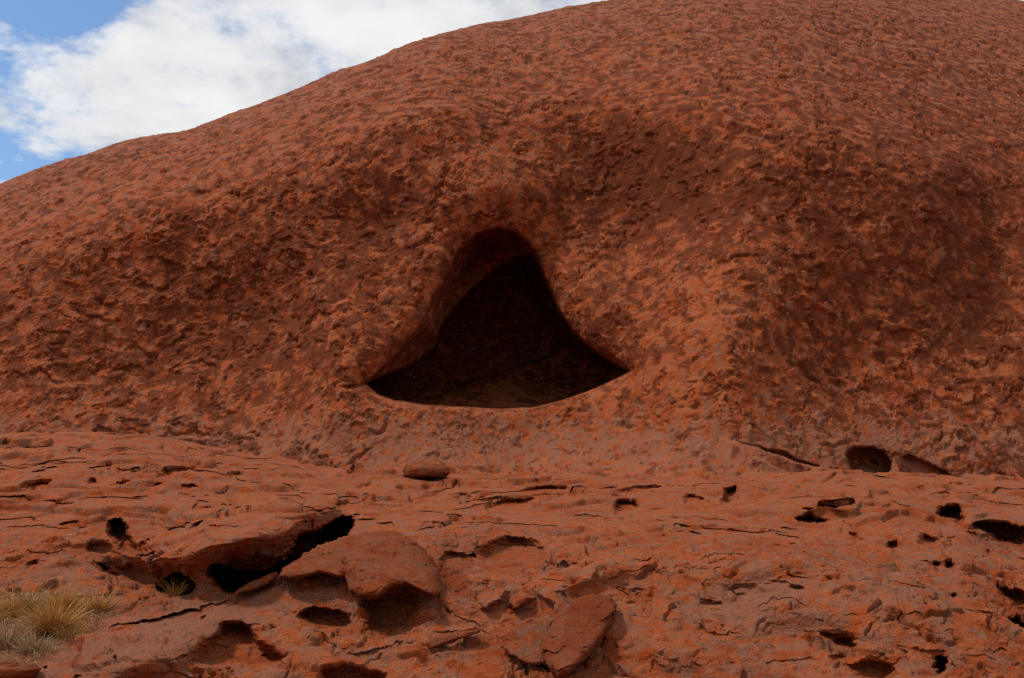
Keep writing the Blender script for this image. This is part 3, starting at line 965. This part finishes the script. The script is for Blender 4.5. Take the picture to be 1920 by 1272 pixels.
boulder('boulder', [(-60, 1262), (-40, 1246), (20, 1243), (62, 1246), (76, 1254), (60, 1272), (20, 1284), (-50, 1284)],
        8.3, 0.45, 'rounded brown boulder beside the grass at the bottom edge', seed=41, rough_=0.6)

# small loose stones in the scooped recess and on the shelf
random.seed(5)
stones = [(398, 1262, 9, 'broad'), (412, 1256, 5, ''), (428, 1252, 6, ''), (436, 1258, 4, ''), (260, 1045, 6, ''), (275, 1120, 5, ''), (262, 1123, 4, ''), (288, 1116, 4, '')]
for i, (x, y, r, _k) in enumerate(stones):
    a = [(x + r * math.cos(t_) * random.uniform(0.8, 1.15), y + r * 0.62 * math.sin(t_) * random.uniform(0.8, 1.15)) for t_ in np.linspace(0, 2 * math.pi, 9)[:-1]]
    gy = surfY(x, y + 2)
    place = 'in the scooped recess' if i < 4 else 'below the arched hole' if i == 4 else 'before the grassy hollow'
    boulder('stone', a, gy - 0.02, r / FP * gy * 0.8, ['largest loose stone in the scooped recess', 'middle one of the pebbles strung out in the scooped recess', 'low flat pebble above its row in the scooped recess', 'tiny pebble at the far end of the row in the scooped recess', 'small loose stone wedged below the arched hole', 'larger of the pebbles left of the grassy hollow', 'pebble farthest from the grassy hollow', 'tiny pebble closest to the grassy hollow'][i], cat='stone', seed=50 + i, rough_=0.3,
            group='small loose stones on the shelf')


# ================================================================== DRY GRASS
def grass_material(name, stops):
    m = bpy.data.materials.new(name)
    m.use_nodes = True
    t = m.node_tree
    bs = t.nodes['Principled BSDF']
    bs.inputs['Roughness'].default_value = 0.75
    bs.inputs['Specular IOR Level'].default_value = 0.2
    a = N(t, 'ShaderNodeAttribute', attribute_name='wear_shade')
    sp = N(t, 'ShaderNodeSeparateColor')
    t.links.new(a.outputs['Color'], sp.inputs[0])
    t.links.new(ramp(t, sp.outputs[0], stops), bs.inputs['Base Color'])
    return m


m_straw = grass_material('straw', [(0.0, (0.13, 0.05, 0.012)), (0.4, (0.36, 0.16, 0.032)), (0.75, (0.50, 0.26, 0.07)), (1.0, (0.62, 0.40, 0.19))])
m_greyg = grass_material('grey_grass', [(0.0, (0.12, 0.06, 0.03)), (0.5, (0.30, 0.18, 0.085)), (1.0, (0.55, 0.39, 0.23))])


def blades(n, spread, hgt, lean, wid, seed, droop=0.5, base=None, segs=4):
    """n curved tapering blades; base(i)->root"""
    r = np.random.RandomState(seed)
    V, F, C = [], [], []
    for i in range(n):
        an = r.uniform(0, 2 * math.pi)
        rr = spread * math.sqrt(r.uniform(0, 1))
        root = np.array([rr * math.cos(an), rr * math.sin(an), 0.0]) if base is None else np.array(base(r))
        out = np.array([math.cos(an), math.sin(an), 0.0])
        jit = r.normal(size=3) * 0.6
        jit[2] = 0
        d = out * lean * r.uniform(0.3, 1.1) * (rr / max(spread, 1e-3) if base is None else 1.0) + jit * lean * 0.6 + np.array([0, 0, 1.0])
        d /= np.linalg.norm(d)
        L = hgt * (r.uniform(0.35, 1.1) if r.rand() > 0.04 else r.uniform(1.1, 1.6))
        w = wid * r.uniform(0.6, 1.3)
        side = np.cross(d, r.normal(size=3)); side /= np.linalg.norm(side)
        p = root.copy()
        b0 = len(V)
        for k in range(segs + 1):
            f = k / segs
            ww = w * (1 - f) ** 0.7 + 0.0006
            V.append(p - side * ww); V.append(p + side * ww)
            c = min(1, max(0, r.uniform(0.25, 0.8) * 0.5 + 0.5 * f * r.uniform(0.7, 1.2)))
            C += [(c, 0, 0), (c, 0, 0)]
            p = p + d * L / segs
            d = d + np.array([out[0] * 0.3 * droop, out[1] * 0.3 * droop, -0.22 * droop]) + r.normal(size=3) * 0.05
            d /= np.linalg.norm(d)
        for k in range(segs):
            a = b0 + 2 * k
            F.append((a, a + 1, a + 3, a + 2))
    return np.array(V), np.array(F), np.array(C)


tus = [  # sheet x, y, height m, spread, count, label
    (98, 1196, 0.36, 0.10, 700, 'round golden tussock at the middle of the grass pocket'),
    (30, 1160, 0.24, 0.15, 260, 'tousled straw tussock farther left of the round golden one'),
    (122, 1150, 0.26, 0.10, 320, 'upright golden tussock directly behind the round one'),
    (184, 1146, 0.22, 0.09, 200, 'pale fine tussock nearest the shelf edge'),
    (12, 1214, 0.26, 0.16, 260, 'grey straw tussock above the brown boulder'),
    (62, 1226, 0.18, 0.12, 200, 'low ragged tussock at the foot of the round golden one'),
    (66, 1146, 0.20, 0.09, 200, 'small dull tussock between the golden ones'),
    (-34, 1180, 0.30, 0.16, 240, 'straw tussock half out of the frame'),
    (140, 1196, 0.16, 0.12, 110, 'sparse wispy tussock spilling onto the bare slab'),
    (328, 1114, 0.22, 0.05, 70, 'lone wispy golden tuft in the mouth of the low hollow'),
]
for i, (x, y, h, sp_, n, lab) in enumerate(tus):
    V, F, C = blades(int(n * 1.6), sp_, h, 0.75 if i < 9 else 0.6, 0.0019 if i < 9 else 0.0012, 100 + i)
    me = mesh_from(V, F, C, smooth=False, name='grass_tussock')
    o = link('grass_tussock', me, m_greyg if i in (4, 5, 6) else m_straw, label=lab, cat='grass tussock', group='dry grass tussocks')
    o.location = ground_at(x, y) + Vector((0, 0, -0.02))

# matted low grass over the pocket
pts = []
msk = np.argwhere((soil > 0.35) & (SH_X > -60) & (SH_Y > 1118))
rs = np.random.RandomState(4)
pick = msk[rs.randint(0, len(msk), 3200)]
roots = SH_P[pick[:, 0], pick[:, 1]]
it = iter(range(10 ** 9))
V, F, C = blades(len(roots), 0.1, 0.11, 1.6, 0.0026, 77, droop=1.4, base=lambda r: roots[next(it) % len(roots)] - np.array([0, 0, 0.01]), segs=3)
link('dry_grass', mesh_from(V, F, C, smooth=False, name='dry_grass'), m_greyg, kind='stuff', label='matted grey dry grass covering the pocket of soil')
